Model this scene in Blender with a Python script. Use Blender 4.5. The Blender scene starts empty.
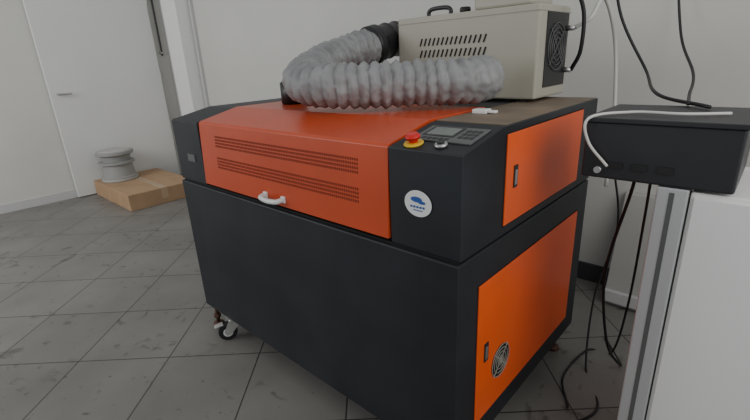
import bpy, bmesh, random
from math import *
from mathutils import Vector, Matrix, noise
random.seed(4)
S=bpy.context.scene
# ---------- materials ----------
def mat(name,col,rough=.5,metal=0.,noise_amt=0.,nscale=8.,bump=0.,bscale=60.,spec=.5,emit=None,col2=None,detail=4):
    m=bpy.data.materials.new(name); m.use_nodes=True; nt=m.node_tree; b=nt.nodes['Principled BSDF']
    b.inputs['Base Color'].default_value=(*col,1); b.inputs['Roughness'].default_value=rough; b.inputs['Metallic'].default_value=metal
    b.inputs['Specular IOR Level'].default_value=spec
    tc=nt.nodes.new('ShaderNodeTexCoord')
    if noise_amt>0 or col2:
        n=nt.nodes.new('ShaderNodeTexNoise'); n.inputs['Scale'].default_value=nscale; n.inputs['Detail'].default_value=detail
        nt.links.new(tc.outputs['Object'],n.inputs['Vector'])
        r=nt.nodes.new('ShaderNodeValToRGB')
        c2=col2 or tuple(min(1,c*(1+noise_amt)) for c in col); c1=col if col2 else tuple(c*(1-noise_amt) for c in col)
        r.color_ramp.elements[0].color=(*c1,1); r.color_ramp.elements[1].color=(*c2,1)
        r.color_ramp.elements[0].position=.35; r.color_ramp.elements[1].position=.7
        nt.links.new(n.outputs['Fac'],r.inputs['Fac']); nt.links.new(r.outputs['Color'],b.inputs['Base Color'])
    if bump>0:
        n=nt.nodes.new('ShaderNodeTexNoise'); n.inputs['Scale'].default_value=bscale; n.inputs['Detail'].default_value=3
        nt.links.new(tc.outputs['Object'],n.inputs['Vector'])
        bp=nt.nodes.new('ShaderNodeBump'); bp.inputs['Strength'].default_value=bump; bp.inputs['Distance'].default_value=.002
        nt.links.new(n.outputs['Fac'],bp.inputs['Height']); nt.links.new(bp.outputs['Normal'],b.inputs['Normal'])
    return m
M_black=mat('black_powder_coat',(.016,.019,.024),.5,0,.3,4,.15,400,.4,detail=8)
M_dark=mat('dark_gap',(.006,.006,.007),.8)
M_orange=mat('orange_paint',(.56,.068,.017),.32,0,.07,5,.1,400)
M_orange_lit=mat('orange_paint_lit_side',(.80,.098,.011),.36,0,.05,5,.1,400)  # same orange as the lid, stronger light on the side put into the colour
M_hole=mat('slot_shadow',(.17,.022,.009),.9)
M_toptan=mat('dusty_glare_top_plate',(.20,.15,.105),.55,0,.25,7,.1,200)  # dusty brown-grey, with glare from the wall painted into the tan
M_blacktop=mat('black_top_dusty',(.035,.036,.038),.5,0,.3,9)
M_white=mat('white_plastic',(.75,.76,.76),.35)
M_beige=mat('beige_enamel',(.40,.385,.32),.45,0,.03,6)
M_beige2=mat('beige_enamel_dark',(.28,.27,.23),.5)
M_rubber=mat('black_rubber',(.012,.012,.013),.55)
M_blackpl=mat('black_plastic',(.016,.016,.018),.4)
M_steel=mat('steel',(.55,.55,.55),.35,.9)
M_zinc=mat('zinc_steel',(.6,.6,.58),.4,.8,.1,30)
M_rust=mat('rusty_foot',(.12,.055,.035),.7,0,.3,40)
M_alu=mat('aluminium_profile',(.50,.51,.52),.4,.3)
M_red=mat('red_plastic',(.65,.015,.012),.3)
M_yellow=mat('yellow_plastic',(.80,.50,.02),.4)
M_grey=mat('grey_membrane',(.10,.105,.105),.4)
M_lcd=mat('lcd_glass',(.16,.18,.17),.2)
M_blue=mat('logo_blue',(.02,.09,.35),.5)
M_wall=mat('wall_paint',(.61,.605,.575),.85,0,.04,1.5,.1,80)
M_trimw=mat('white_trim',(.80,.80,.78),.5)
M_trimg=mat('grey_white_trim',(.52,.52,.51),.6)
M_door=mat('door_leaf_paint',(.70,.70,.68),.55,0,.02,2)
M_base=mat('baseboard_tile',(.05,.052,.055),.35)
M_card=mat('cardboard',(.42,.27,.155),.8,0,.08,6)
M_carddk=mat('cardboard_top',(.30,.19,.11),.8,0,.1,4)
M_tape=mat('packing_tape',(.48,.34,.21),.3)
M_stool=mat('stool_plastic',(.30,.30,.29),.5)
M_cable=mat('cable_black',(.015,.015,.017),.5)
M_cablew=mat('cable_white',(.6,.6,.57),.45)
M_hoseg=mat('hose_fabric',(.28,.283,.287),.6,.1,.16,14,.5,90)
M_dbox=mat('dark_box',(.020,.021,.025),.45,0,.1,8)
M_greyb=mat('grey_board',(.45,.44,.42),.7,0,.05,4)
# floor tiles
M_floor=bpy.data.materials.new('floor_tiles'); M_floor.use_nodes=True
nt=M_floor.node_tree; b=nt.nodes['Principled BSDF']
tc=nt.nodes.new('ShaderNodeTexCoord'); mp=nt.nodes.new('ShaderNodeMapping')
mp.inputs['Rotation'].default_value=(0,0,radians(-43)); mp.inputs['Location'].default_value=(.1,.24,0)
br=nt.nodes.new('ShaderNodeTexBrick'); br.offset=0; br.squash=1
br.inputs['Scale'].default_value=1; br.inputs['Brick Width'].default_value=.40; br.inputs['Row Height'].default_value=.40
br.inputs['Mortar Size'].default_value=.0030; br.inputs['Mortar Smooth'].default_value=.2
br.inputs['Color1'].default_value=(.185,.179,.166,1); br.inputs['Color2'].default_value=(.208,.201,.187,1); br.inputs['Mortar'].default_value=(.038,.036,.033,1)
nt.links.new(tc.outputs['Object'],mp.inputs['Vector']); nt.links.new(mp.outputs['Vector'],br.inputs['Vector'])
prev=br.outputs['Color']
def mul(scale,detail,p0,c0,p1,c1,fac,dist=0):
    global prev
    n=nt.nodes.new('ShaderNodeTexNoise'); n.inputs['Scale'].default_value=scale; n.inputs['Detail'].default_value=detail; n.inputs['Distortion'].default_value=dist
    nt.links.new(tc.outputs['Object'],n.inputs['Vector'])
    mx=nt.nodes.new('ShaderNodeMix'); mx.data_type='RGBA'; mx.blend_type='MULTIPLY'; mx.inputs['Factor'].default_value=fac
    rp=nt.nodes.new('ShaderNodeValToRGB'); rp.color_ramp.elements[0].color=(*c0,1); rp.color_ramp.elements[1].color=(*c1,1)
    rp.color_ramp.elements[0].position=p0; rp.color_ramp.elements[1].position=p1
    nt.links.new(n.outputs['Fac'],rp.inputs['Fac']); nt.links.new(prev,mx.inputs['A']); nt.links.new(rp.outputs['Color'],mx.inputs['B'])
    prev=mx.outputs['Result']
mul(2.2,10,.3,(.68,.67,.66),.7,(1.2,1.2,1.2),.6)
mul(7,9,.30,(.35,.30,.27),.40,(1,1,1),.65,1.5)
mul(26,4,.27,(.30,.26,.23),.33,(1,1,1),.7,.4)
nt.links.new(prev,b.inputs['Base Color']); b.inputs['Roughness'].default_value=.45
# ---------- helpers ----------
def link(o,parent=None):
    S.collection.objects.link(o)
    if parent: o.parent=parent
    return o
def empty(name,loc=(0,0,0)):
    e=bpy.data.objects.new(name,None); e.empty_display_size=.1; S.collection.objects.link(e); return e
def fin(name,bm,m,parent,bevel=0,smooth=False,segs=2):
    if bevel>0: bmesh.ops.bevel(bm,geom=list(bm.edges),offset=bevel,segments=segs,affect='EDGES',profile=.5)
    bmesh.ops.recalc_face_normals(bm,faces=bm.faces)
    me=bpy.data.meshes.new(name); bm.to_mesh(me); bm.free()
    for mm in (m if isinstance(m,list) else [m]): me.materials.append(mm)
    if smooth:
        for p in me.polygons: p.use_smooth=True
    return link(bpy.data.objects.new(name,me),parent)
def addbox(bm,lo,hi,mi=0,M=None):
    lo=Vector(lo);hi=Vector(hi);c=(lo+hi)/2;s=hi-lo
    g=bmesh.ops.create_cube(bm,size=1,matrix=(M or Matrix())@Matrix.Translation(c)@Matrix.Diagonal((*s,1)))
    for v in g['verts']:
        for f in v.link_faces: f.material_index=mi
def box(name,lo,hi,m,parent=None,bevel=0,M=None):
    bm=bmesh.new(); addbox(bm,lo,hi,0,M); return fin(name,bm,m,parent,bevel)
def prism(name,prof,x0,x1,m,parent,bevel=0):
    bm=bmesh.new(); a=[bm.verts.new((x0,y,z)) for y,z in prof]; c=[bm.verts.new((x1,y,z)) for y,z in prof]
    n=len(prof); bm.faces.new(a); bm.faces.new(c[::-1])
    for i in range(n): bm.faces.new((a[i],c[i],c[(i+1)%n],a[(i+1)%n]))
    return fin(name,bm,m,parent,bevel)
def addcyl(bm,p0,p1,r0,r1=None,seg=24,mi=0):
    p0=Vector(p0);p1=Vector(p1);d=p1-p0;r1=r0 if r1 is None else r1
    q=Vector((0,0,1)).rotation_difference(d.normalized()).to_matrix().to_4x4()
    g=bmesh.ops.create_cone(bm,cap_ends=True,segments=seg,radius1=r0,radius2=r1,depth=d.length,matrix=Matrix.Translation((p0+p1)/2)@q)
    for v in g['verts']:
        for f in v.link_faces: f.material_index=mi
def cyl(name,p0,p1,r0,m,parent=None,r1=None,seg=28,bevel=0):
    bm=bmesh.new(); addcyl(bm,p0,p1,r0,r1,seg)
    if bevel>0:
        es=[e for e in bm.edges if any(len(f.verts)>4 for f in e.link_faces)]
        bmesh.ops.bevel(bm,geom=es,offset=bevel,segments=2,affect='EDGES')
    o=fin(name,bm,m,parent)
    for p in o.data.polygons:
        if len(p.vertices)<=4: p.use_smooth=True
    return o
def cr(pts,n=12):
    P=[Vector(p) for p in pts]; P=[P[0]*2-P[1]]+P+[P[-1]*2-P[-2]]; out=[]
    for i in range(1,len(P)-2):
        for k in range(n):
            t=k/n;a,b_,c,d=P[i-1:i+3]
            out.append(.5*((2*b_)+(-a+c)*t+(2*a-5*b_+4*c-d)*t*t+(-a+3*b_-3*c+d)*t**3))
    out.append(P[-2]); return out
def sweep(name,path,rfun,m,parent=None,seg=12,smooth=True,cap=True):
    bm=bmesh.new(); rings=[]; T=(path[1]-path[0]).normalized()
    N=T.orthogonal().normalized(); L=0
    for i,p in enumerate(path):
        t=(path[min(i+1,len(path)-1)]-path[max(i-1,0)]).normalized()
        N=(N-t*N.dot(t)).normalized(); B=t.cross(N)
        if i: L+=(p-path[i-1]).length
        rings.append([bm.verts.new(p+(N*cos(a)+B*sin(a))*rfun(L,a)) for a in [2*pi*k/seg for k in range(seg)]])
    for A,C_ in zip(rings,rings[1:]):
        for k in range(seg): bm.faces.new((A[k],A[(k+1)%seg],C_[(k+1)%seg],C_[k]))
    if cap: bm.faces.new(rings[0]); bm.faces.new(rings[-1][::-1])
    return fin(name,bm,m,parent,0,smooth)
def tube(name,pts,r,m,parent=None,seg=8,n=10): return sweep(name,cr(pts,n),lambda L,a:r,m,parent,seg)
def resample(path,step):
    out=[path[0]];acc=0
    for a,b_ in zip(path,path[1:]):
        d=(b_-a).length;
        while acc+d>=step:
            t=(step-acc)/d; a=a.lerp(b_,t); d=(b_-a).length; out.append(a.copy()); acc=0
        acc+=d
    return out
def revolve(name,prof,c,m,parent,seg=40,smooth=True):
    bm=bmesh.new(); rings=[[bm.verts.new((c[0]+r_*cos(2*pi*k/seg),c[1]+r_*sin(2*pi*k/seg),c[2]+z)) for k in range(seg)] for r_,z in prof]
    for A,C_ in zip(rings,rings[1:]):
        for k in range(seg): bm.faces.new((A[k],A[(k+1)%seg],C_[(k+1)%seg],C_[k]))
    bm.faces.new(rings[0]); bm.faces.new(rings[-1])
    return fin(name,bm,m,parent,0,False)
# ---------- room ----------
XL,YB,XR,H=-3.3,1.55,3.2,2.75
box('floor',(XL-.1,-3.2,-.05),(XR,YB+.1,0),M_floor)
box('wall_back',(XL-.1,YB,0),(XR,YB+.1,H),M_wall)
box('wall_left',(XL-.1,-3.2,0),(XL,YB,H),M_wall)
box('baseboard_back',(XL+.66,YB-.012,0),(XR,YB,.10),M_base)
box('baseboard_left',(XL,-3.2,0),(XL+.010,.30,.08),M_trimg)
box('trim_1',(XL,YB-.06,0),(XL+.26,YB,H),M_trimg,None,.004)  # shade of the recessed strip is put into its grey colour
box('trim_2',(XL+.27,YB-.16,0),(XL+.58,YB,H),M_trimw,None,.006)
box('trim_3',(XL+.60,YB-.03,0),(XL+.64,YB,H),M_trimg,None,.003)
dr=empty('door_1')
box('door_leaf',(XL+.025,.28,.008),(XL+.065,1.335,2.10),M_door,dr,.003)
bm=bmesh.new()
for z in(.3,1.1,1.85): addcyl(bm,(XL+.045,1.343,z),(XL+.045,1.343,z+.09),.010,seg=12)
fin('door_hinges',bm,M_steel,dr)
bm=bmesh.new(); addcyl(bm,(XL+.065,.34,1.02),(XL+.11,.34,1.02),.010,seg=12); addcyl(bm,(XL+.105,.34,1.02),(XL+.105,.45,1.02),.009,seg=12)
fin('door_lever',bm,M_steel,dr)
tr=empty('wall_conduit')
tube('conduit',[(XL+.02,YB-.135,1.34),(XL+.02,YB-.135,2.0),(XL+.02,YB-.135,2.74)],.010,M_base,tr)
bm=bmesh.new()
for z in(1.36,1.9,2.5): addbox(bm,(XL,YB-.155,z),(XL+.034,YB-.115,z+.02))
fin('conduit_clips',bm,M_greyb,tr)
# ---------- laser machine ----------
W,D=1.4,.8965
ZB,ZL,ZF,ZT,Y2=.12,.7406,.998,1.034,.19
mc=empty('laser_engraving_machine')
box('lower_cabinet',(0,0,ZB),(W,D,ZL),M_black,mc,.004)
box('seam',(.008,.012,ZL),(W-.008,D-.005,ZL+.006),M_dark,mc)
U=ZL+.006
prof=[(.010,U),(.010,ZF),(Y2,ZT),(D,ZT),(D,U)]
prism('left_pillar',prof,-.012,.212,M_black,mc,.003)
prism('control_block',prof,1.192,W,M_black,mc,.003)
prism('inner_body',[(.03,U),(.03,ZF-.01),(Y2,ZT-.01),(D,ZT-.01),(D,U)],.212,1.192,M_dark,mc)
box('rear_top_plate',(.212,.50,ZT-.01),(1.192,D,ZT),M_blacktop,mc,.002)
box('right_top_plate',(1.194,Y2+.02,ZT),(W-.004,D-.004,ZT+.002),M_toptan,mc)
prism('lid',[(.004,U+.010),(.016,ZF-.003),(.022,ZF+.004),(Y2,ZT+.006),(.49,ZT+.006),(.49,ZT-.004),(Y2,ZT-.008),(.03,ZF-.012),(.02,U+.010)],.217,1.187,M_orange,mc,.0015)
bm=bmesh.new()
def lidy(z): return .004+(z-(U+.01))/(ZF-.003-U-.01)*.012
for zc0 in (.935,.855):
    for r_ in range(4):
        z=zc0+(r_-1.5)*.0115
        for k in range(88):
            x=.335+k*(.745/87)
            addbox(bm,(x-.0022,lidy(z)-.0007,z-.0035),(x+.0022,lidy(z)+.001,z+.0035))
fin('vent_slots',bm,M_hole,mc)
pts=[(.640,.006,.782),(.641,-.012,.781),(.650,-.022,.779),(.69,-.026,.777),(.73,-.022,.779),(.739,-.012,.781),(.740,.006,.782)]
sweep('lid_handle',cr(pts,8),lambda L,a:.0085,M_white,mc,12)
box('handle_base_left',(.631,-.001,.771),(.650,.008,.793),M_white,mc,.002)
box('handle_base_right',(.730,-.001,.771),(.749,.008,.793),M_white,mc,.002)
box('maker_badge',(.09,.006,.835),(.15,.011,.865),M_grey,mc)
def panel(name,y0,y1,z0,z1,rnd=0):
    box(name+'_gap',(W-.002,y0-.004,z0-.004),(W+.0006,y1+.004,z1+.004),M_dark,mc)
    box(name,(W,y0,z0),(W+.004,y1,z1),M_orange_lit,mc,.0015)
panel('side_panel_upper',.2117,.7469,.7744,1.0125)
panel('side_panel_lower',.0972,.7976,.2014,.6462)
def lock(y,z,n):
    box('latch_'+n,(W+.003,y-.011,z-.030),(W+.007,y+.011,z+.030),M_blackpl,mc,.002)
    box('latch_plate_'+n,(W+.006,y-.006,z-.022),(W+.008,y+.006,z+.018),M_steel,mc,.001)
lock(.262,.898,'upper'); lock(.145,.425,'lower')
fy,fz=.235,.345
cyl('fan_recess',(W+.002,fy,fz),(W+.0048,fy,fz),.052,M_dark,mc)
bm=bmesh.new()
for R in (.052,.040,.028,.016):
    pp=[Vector((W+.007,fy+R*cos(2*pi*k/36),fz+R*sin(2*pi*k/36))) for k in range(36)]
    for i in range(36): addcyl(bm,pp[i],pp[(i+1)%36],.0013,seg=6)
for k in range(4):
    a=pi/4+k*pi/2; addcyl(bm,(W+.006,fy,fz),(W+.006,fy+.056*cos(a),fz+.056*sin(a)),.0016,seg=6)
addcyl(bm,(W+.005,fy,fz),(W+.008,fy,fz),.010,seg=16)
fin('fan_guard',bm,M_beige2,mc)
bm=bmesh.new()
for k in range(7):
    a=2*pi*k/7; Mx=Matrix.Translation((W+.005,fy,fz))@Matrix.Rotation(a,4,'X')@Matrix.Rotation(.25,4,'Z')
    addbox(bm,(-.0005,.012,-.009),(.0008,.047,.010),0,Mx)
fin('fan_blades',bm,M_blackpl,mc)
ang=atan2(ZT-ZF,Y2-.010)
CP=Matrix.Translation((0,.010,ZF))@Matrix.Rotation(ang,4,'X')
def cpp(x,y,z): return CP@Vector((x,y,z))
box('control_plate',(1.222,.055,0),(1.386,.150,.004),M_grey,mc,.001,CP)
box('lcd_bezel',(1.236,.082,.003),(1.326,.144,.0052),M_blackpl,mc,.0008,CP)
box('lcd_screen',(1.244,.089,.004),(1.318,.137,.0060),M_lcd,mc,.0008,CP)
bm=bmesh.new()
for i in range(3):
    for j in range(3): addbox(bm,(1.336+i*.015,.080+j*.020,.003),(1.347+i*.015,.093+j*.020,.0052),0,CP)
for i in range(5): addbox(bm,(1.246+i*.016,.062,.003),(1.257+i*.016,.073,.0052),0,CP)
fin('keypad',bm,M_blackpl,mc,.0008)
ex,ey=1.250,.028
cyl('estop_collar',cpp(ex,ey,0),cpp(ex,ey,.007),.024,M_yellow,mc,bevel=.002)
cyl('estop_stem',cpp(ex,ey,.007),cpp(ex,ey,.018),.011,M_red,mc)
cyl('estop_mushroom',cpp(ex,ey,.014),cpp(ex,ey,.028),.0195,M_red,mc,r1=.017,bevel=.004)
kx,ky=1.325,.032
cyl('key_switch_ring',cpp(kx,ky,0),cpp(kx,ky,.010),.015,M_steel,mc,bevel=.002)
cyl('key_switch_core',cpp(kx,ky,.010),cpp(kx,ky,.014),.009,M_blackpl,mc,bevel=.001)
sx,sz=1.282,.870
bm=bmesh.new()
def disc(bm,cx,cz,rx,rz,y,mi,seg=40):
    f=bm.faces.new([bm.verts.new((cx+rx*cos(2*pi*k/seg),y,cz+rz*sin(2*pi*k/seg))) for k in range(seg)]); f.material_index=mi
disc(bm,sx,sz,.040,.033,.0075,0)
disc(bm,sx-.004,sz+.010,.017,.007,.0068,1); disc(bm,sx+.012,sz+.004,.011,.004,.0066,1)
for k in range(5): addbox(bm,(sx-.022+k*.009,.0065,sz-.011),(sx-.016+k*.009,.0072,sz-.006),1)
addbox(bm,(sx-.014,.0065,sz-.018),(sx+.014,.0072,sz-.016),1)
fin('oval_sticker',bm,[M_white,M_blue],mc)
def caster(n,x,y,rot):
    R=Matrix.Translation((x,y,0))@Matrix.Rotation(rot,4,'Z')
    bm=bmesh.new()
    addbox(bm,(-.035,-.03,.112),(.035,.03,.12),0,R)
    addcyl(bm,R@Vector((0,0,.098)),R@Vector((0,0,.113)),.024)
    for s in(-1,1):
        vs=[(-.025,.098),(.025,.098),(.048,.050),(.040,.030),(.020,.032),(-.020,.075)]
        a=[bm.verts.new(R@Vector((px,s*.020,pz))) for px,pz in vs]; c=[bm.verts.new(R@Vector((px,s*.023,pz))) for px,pz in vs]
        bm.faces.new(a);bm.faces.new(c[::-1])
        for i in range(6): bm.faces.new((a[i],c[i],c[(i+1)%6],a[(i+1)%6]))
    addbox(bm,(-.025,-.023,.095),(.025,.023,.099),0,R)
    addcyl(bm,R@Vector((.032,-.026,.042)),R@Vector((.032,.026,.042)),.006,seg=12)
    fin('caster_fork_'+n,bm,M_zinc,mc)
    cyl('caster_wheel_'+n,R@Vector((.032,-.015,.042)),R@Vector((.032,.015,.042)),.042,M_rubber,mc,bevel=.004)
    cyl('caster_hub_'+n,R@Vector((.032,-.0165,.042)),R@Vector((.032,.0165,.042)),.024,M_white,mc,bevel=.002)
    box('caster_brake_'+n,(.030,-.014,.088),(.070,.014,.096),M_zinc,mc,.002,R@Matrix.Rotation(.2,4,'Y'))
def foot(n,x,y):
    cyl('foot_pad_'+n,(x,y,0),(x,y,.018),.028,M_rust,mc,r1=.022,bevel=.003)
    cyl('foot_bolt_'+n,(x,y,.018),(x,y,.12),.009,M_rust,mc)
    cyl('foot_nut_'+n,(x,y,.045),(x,y,.060),.018,M_rust,mc,seg=6)
caster('front_left',.19,.030,-2.0); foot('front_left',.030,.030)
caster('front_right',1.22,.055,2.4); foot('front_right',1.35,.05)
caster('rear_left',.20,.82,.6); foot('rear_left',.05,.85)
caster('rear_right',1.22,.82,.6); foot('rear_right',1.35,.85)
cyl('exhaust_flange',(.385,.36,ZT+.006),(.385,.36,ZT+.095),.052,M_blackpl,mc,bevel=.004)
# ---------- hose ----------
hs=empty('exhaust_duct_hose')
hp=[(.59,.655,1.253),(.58,.56,1.237),(.563,.44,1.207),(.585,.30,1.166),(.655,.205,1.135),(.78,.20,1.124),(.92,.285,1.121),(1.04,.38,1.121),(1.115,.44,1.121),(1.145,.50,1.122),(1.14,.57,1.123)]
path=resample(cr(hp,24),.004)
def rf(L,a):
    pitch=.034; ph=(L/pitch+.09*sin(2*a)+.14*noise.noise(Vector((L*8,cos(a),sin(a)))))%1
    rib=abs(ph-.5)*2
    crn=noise.noise(Vector((cos(a)*2.5+3,sin(a)*2.5,L*38)))
    return .058+.014*(rib**.65)+.006*crn+.004*noise.noise(Vector((cos(a)*7,sin(a)*7,L*90)))
sweep('corrugated_hose',path,rf,M_hoseg,hs,56)
bl=[(.592,.64,1.257),(.597,.74,1.272),(.60,.90,1.29),(.60,1.1,1.30),(.60,1.54,1.31)]
sweep('rigid_duct',resample(cr(bl,12),.01),lambda L,a:.066+(.006 if (L%.06)<.012 else 0),M_blackpl,hs,32)
sweep('hose_clamp',cr([(.586,.615,1.248),(.590,.655,1.257)],4),lambda L,a:.077,M_blackpl,hs,32)
# ---------- chiller ----------
ch=empty('water_chiller')
cx0,cx1,cy0,cy1,cz0,cz1=.685,1.262,.68,.885,ZT+.012,1.342
box('chiller_case',(cx0,cy0,cz0),(cx1,cy1+.06,cz1),M_beige,ch,.006)
box('top_seam',(cx0-.001,cy0-.0012,cz1-.022),(cx1+.001,cy1+.061,cz1-.0195),M_beige2,ch)
bm=bmesh.new()
for r_ in range(2):
    for k in range(15):
        x=.80+k*.0195; z=1.250-r_*.042
        Mx=Matrix.Translation((x,cy0,z))@Matrix.Rotation(.35,4,'Y')
        addbox(bm,(-.0025,-.0025,-.014),(.0025,.001,.014),0,Mx)
fin('louvre_slots',bm,M_dark,ch)
bm=bmesh.new()
for x in(.72,1.2):
    for y in(.72,.86): addcyl(bm,(x,y,ZT+.002),(x,y,cz0+.002),.016,seg=16)
fin('rubber_feet',bm,M_rubber,ch)
box('side_black_panel',(cx1-.001,.74,1.08),(cx1+.003,.925,1.32),M_blackpl,ch,.001)
bm=bmesh.new()
for R in(.076,.060,.044,.028):
    pp=[Vector((cx1+.006,.83+R*cos(2*pi*k/36),1.21+R*sin(2*pi*k/36))) for k in range(36)]
    for i in range(36): addcyl(bm,pp[i],pp[(i+1)%36],.0016,seg=6)
for k in range(4):
    a=pi/4+k*pi/2; addcyl(bm,(cx1+.005,.83,1.21),(cx1+.005,.83+.082*cos(a),1.21+.082*sin(a)),.002,seg=6)
fin('side_fan_guard',bm,M_grey,ch)
tube('carry_handle',[(.78,.76,cz1),(.78,.76,cz1+.020),(.80,.76,cz1+.030),(.86,.76,cz1+.030),(.88,.76,cz1+.020),(.88,.76,cz1)],.008,M_blackpl,ch)
cyl('filler_cap',(.95,.75,cz1),(.95,.75,cz1+.022),.02,M_blackpl,ch,bevel=.003)
box('control_hood',(1.02,.69,cz1),(1.23,.86,cz1+.06),M_beige,ch,.008)
for i,z in enumerate((1.27,1.13)):
    cyl('hose_barb_%d'%i,(cx1,.915,z),(cx1+.03,.915,z),.009,M_steel,ch)
tube('water_tube_clear',[(1.292,.915,1.27),(1.34,.92,1.30),(1.36,.98,1.36),(1.38,1.1,1.2),(1.42,1.06,.9),(1.44,.98,.7)],.007,M_cablew,ch)
tube('water_tube_black',[(1.292,.915,1.13),(1.33,.88,1.2),(1.33,.86,1.33),(1.28,.82,1.42),(1.18,.80,1.45),(1.1,.8,1.40)],.007,M_rubber,ch)
ad=empty('white_adapter')
bm=bmesh.new(); addbox(bm,(1.215,.36,ZT+.002),(1.26,.395,ZT+.015)); addbox(bm,(1.26,.368,ZT+.004),(1.285,.387,ZT+.012))
fin('adapter_body',bm,M_white,ad,.003)
# ---------- carton + stool ----------
ct=empty('cardboard_carton')
box('carton_body',(-3.22,.44,0),(-2.27,1.08,.15),M_card,ct,.004)
box('carton_tape',(-3.221,.73,.05),(-2.269,.79,.1512),M_tape,ct)
box('carton_flap_seam',(-3.217,.7585,.15),(-2.273,.7615,.1518),M_carddk,ct)
st=empty('round_step_stool')
sc=(-3.03,.64,.152)
revolve('stool_body',[(.165,0),(.165,.035),(.15,.045),(.135,.16),(.165,.17),(.165,.19),(.125,.195),(.135,.25),(.155,.255),(.170,.265),(.170,.290),(.155,.298)],sc,M_stool,st)
revolve('stool_rubber_band',[(.168,.008),(.168,.024)],sc,M_greyb,st)
revolve('stool_tread',[(.145,.298),(.140,.303)],sc,M_greyb,st)
# ---------- right cabinet with dark control box ----------
sd=empty('white_cabinet')
def post(n,x,y,z0,z1,w=.06):
    bm=bmesh.new(); addbox(bm,(x-w/2,y-w/2,z0),(x+w/2,y+w/2,z1)); fin('post_'+n,bm,M_alu,sd,.003)
    bm=bmesh.new()
    for s in(-1,1):
        addbox(bm,(x-.005,y+s*w/2-.001,z0+.01),(x+.005,y+s*w/2+.001,z1-.01)); addbox(bm,(x+s*w/2-.001,y-.005,z0+.01),(x+s*w/2+.001,y+.005,z1-.01))
    fin('post_slot_'+n,bm,M_grey,sd)
post('front_left',1.735,.365,0,.90)
box('cabinet_carcass',(1.768,.345,.05),(2.40,.66,.895),M_trimw,sd,.003)
box('cabinet_plinth',(1.78,.37,0),(2.39,.64,.05),M_base,sd)
box('cabinet_door_left',(1.775,.337,.07),(2.08,.346,.885),M_white,sd,.002)
box('cabinet_door_right',(2.085,.337,.07),(2.39,.346,.885),M_white,sd,.002)
bm=bmesh.new()
for x in(2.05,2.115): addcyl(bm,(x,.322,.42),(x,.322,.56),.005,seg=12); addcyl(bm,(x,.322,.43),(x,.34,.43),.004,seg=8); addcyl(bm,(x,.322,.55),(x,.34,.55),.004,seg=8)
fin('cabinet_handles',bm,M_steel,sd)
db=empty('control_box')
box('box_body',(1.54,.335,.902),(1.84,.62,1.035),M_dbox,db,.005)
box('box_lid',(1.535,.33,1.035),(1.845,.625,1.046),M_dbox,db,.002)
bm=bmesh.new()
for k in range(3): addbox(bm,(1.60+k*.05,.331,.93),(1.63+k*.05,.336,.945))
fin('box_ports',bm,M_rubber,db)
cyl('box_knob',(1.58,.320,.925),(1.58,.336,.925),.008,M_steel,db)
cbl=empty('power_cables')
tube('cable_black_1',[(1.36,1.0,1.5),(1.40,1.05,1.30),(1.50,1.05,1.12),(1.60,.75,1.065),(1.75,.55,1.053)],.005,M_cable,cbl)
tube('cable_black_2',[(1.44,1.53,2.2),(1.46,1.5,1.6),(1.52,1.45,1.25),(1.62,1.2,1.10),(1.66,.9,1.05),(1.70,.60,1.054)],.005,M_cable,cbl)
tube('cable_grey',[(1.80,.45,1.052),(1.72,.40,1.053),(1.62,.40,1.053),(1.548,.325,1.045),(1.553,.322,.99),(1.60,.325,.935)],.0035,M_cablew,cbl)
tube('cable_floor',[(1.45,.95,.85),(1.50,.98,.55),(1.46,.95,.25),(1.50,.8,.008),(1.6,.6,.006),(1.5,.4,.006)],.004,M_cable,cbl)
tube('cable_hanging_1',[(1.60,.63,.93),(1.59,.68,.80),(1.53,.76,.45),(1.56,.80,.15),(1.60,.90,.008),(1.50,1.05,.006)],.005,M_cable,cbl)
tube('cable_hanging_2',[(1.64,.63,.93),(1.63,.70,.70),(1.60,.84,.30),(1.55,.95,.010),(1.47,.92,.006),(1.45,.70,.006),(1.52,.55,.006)],.004,M_cable,cbl)
gb=empty('leaning_grey_board')
prism('board_panel',[(1.36,0),(1.40,0),(1.545,.53),(1.505,.53)],1.40,2.3,M_greyb,gb,.003)
prism('board_batten',[(1.34,.02),(1.366,.02),(1.381,.07),(1.355,.07)],1.40,2.3,M_trimg,gb,.002)
# ---------- camera ----------
yaw,pit,roll=.7538,.3350,-.0492
fw=Vector((-sin(yaw)*cos(pit),cos(yaw)*cos(pit),-sin(pit))); r=Vector((cos(yaw),sin(yaw),0)); u=r.cross(fw)
r2=r*cos(roll)+u*sin(roll); u2=-r*sin(roll)+u*cos(roll)
cd=bpy.data.cameras.new('camera'); co=bpy.data.objects.new('camera',cd); S.collection.objects.link(co)
R3=Matrix((r2,u2,-fw)).transposed(); co.matrix_world=Matrix.Translation((1.8767,-.7756,1.20))@R3.to_4x4()
cd.sensor_width=36; cd.lens=434.2/750*36; cd.clip_start=.02; S.camera=co
# ---------- light ----------
w=bpy.data.worlds.new('world'); S.world=w; w.use_nodes=True
bg=w.node_tree.nodes['Background']; bg.inputs['Color'].default_value=(.96,.985,1,1); bg.inputs['Strength'].default_value=.47
def area(name,loc,tgt,sx,sy,e,col=(1,1,1)):
    l=bpy.data.lights.new(name,'AREA'); l.shape='RECTANGLE'; l.size=sx; l.size_y=sy; l.energy=e; l.color=col
    o=bpy.data.objects.new(name,l); S.collection.objects.link(o); o.location=loc
    o.rotation_euler=(Vector(tgt)-Vector(loc)).to_track_quat('-Z','Y').to_euler()
area('window_light',(3.1,-.2,1.9),(-.5,.6,.6),2.0,1.6,26,(1,.98,.95))
area('window_light_left',(-1.8,-2.6,2.0),(-2.6,.6,.6),2.0,1.6,58,(1,1,1))
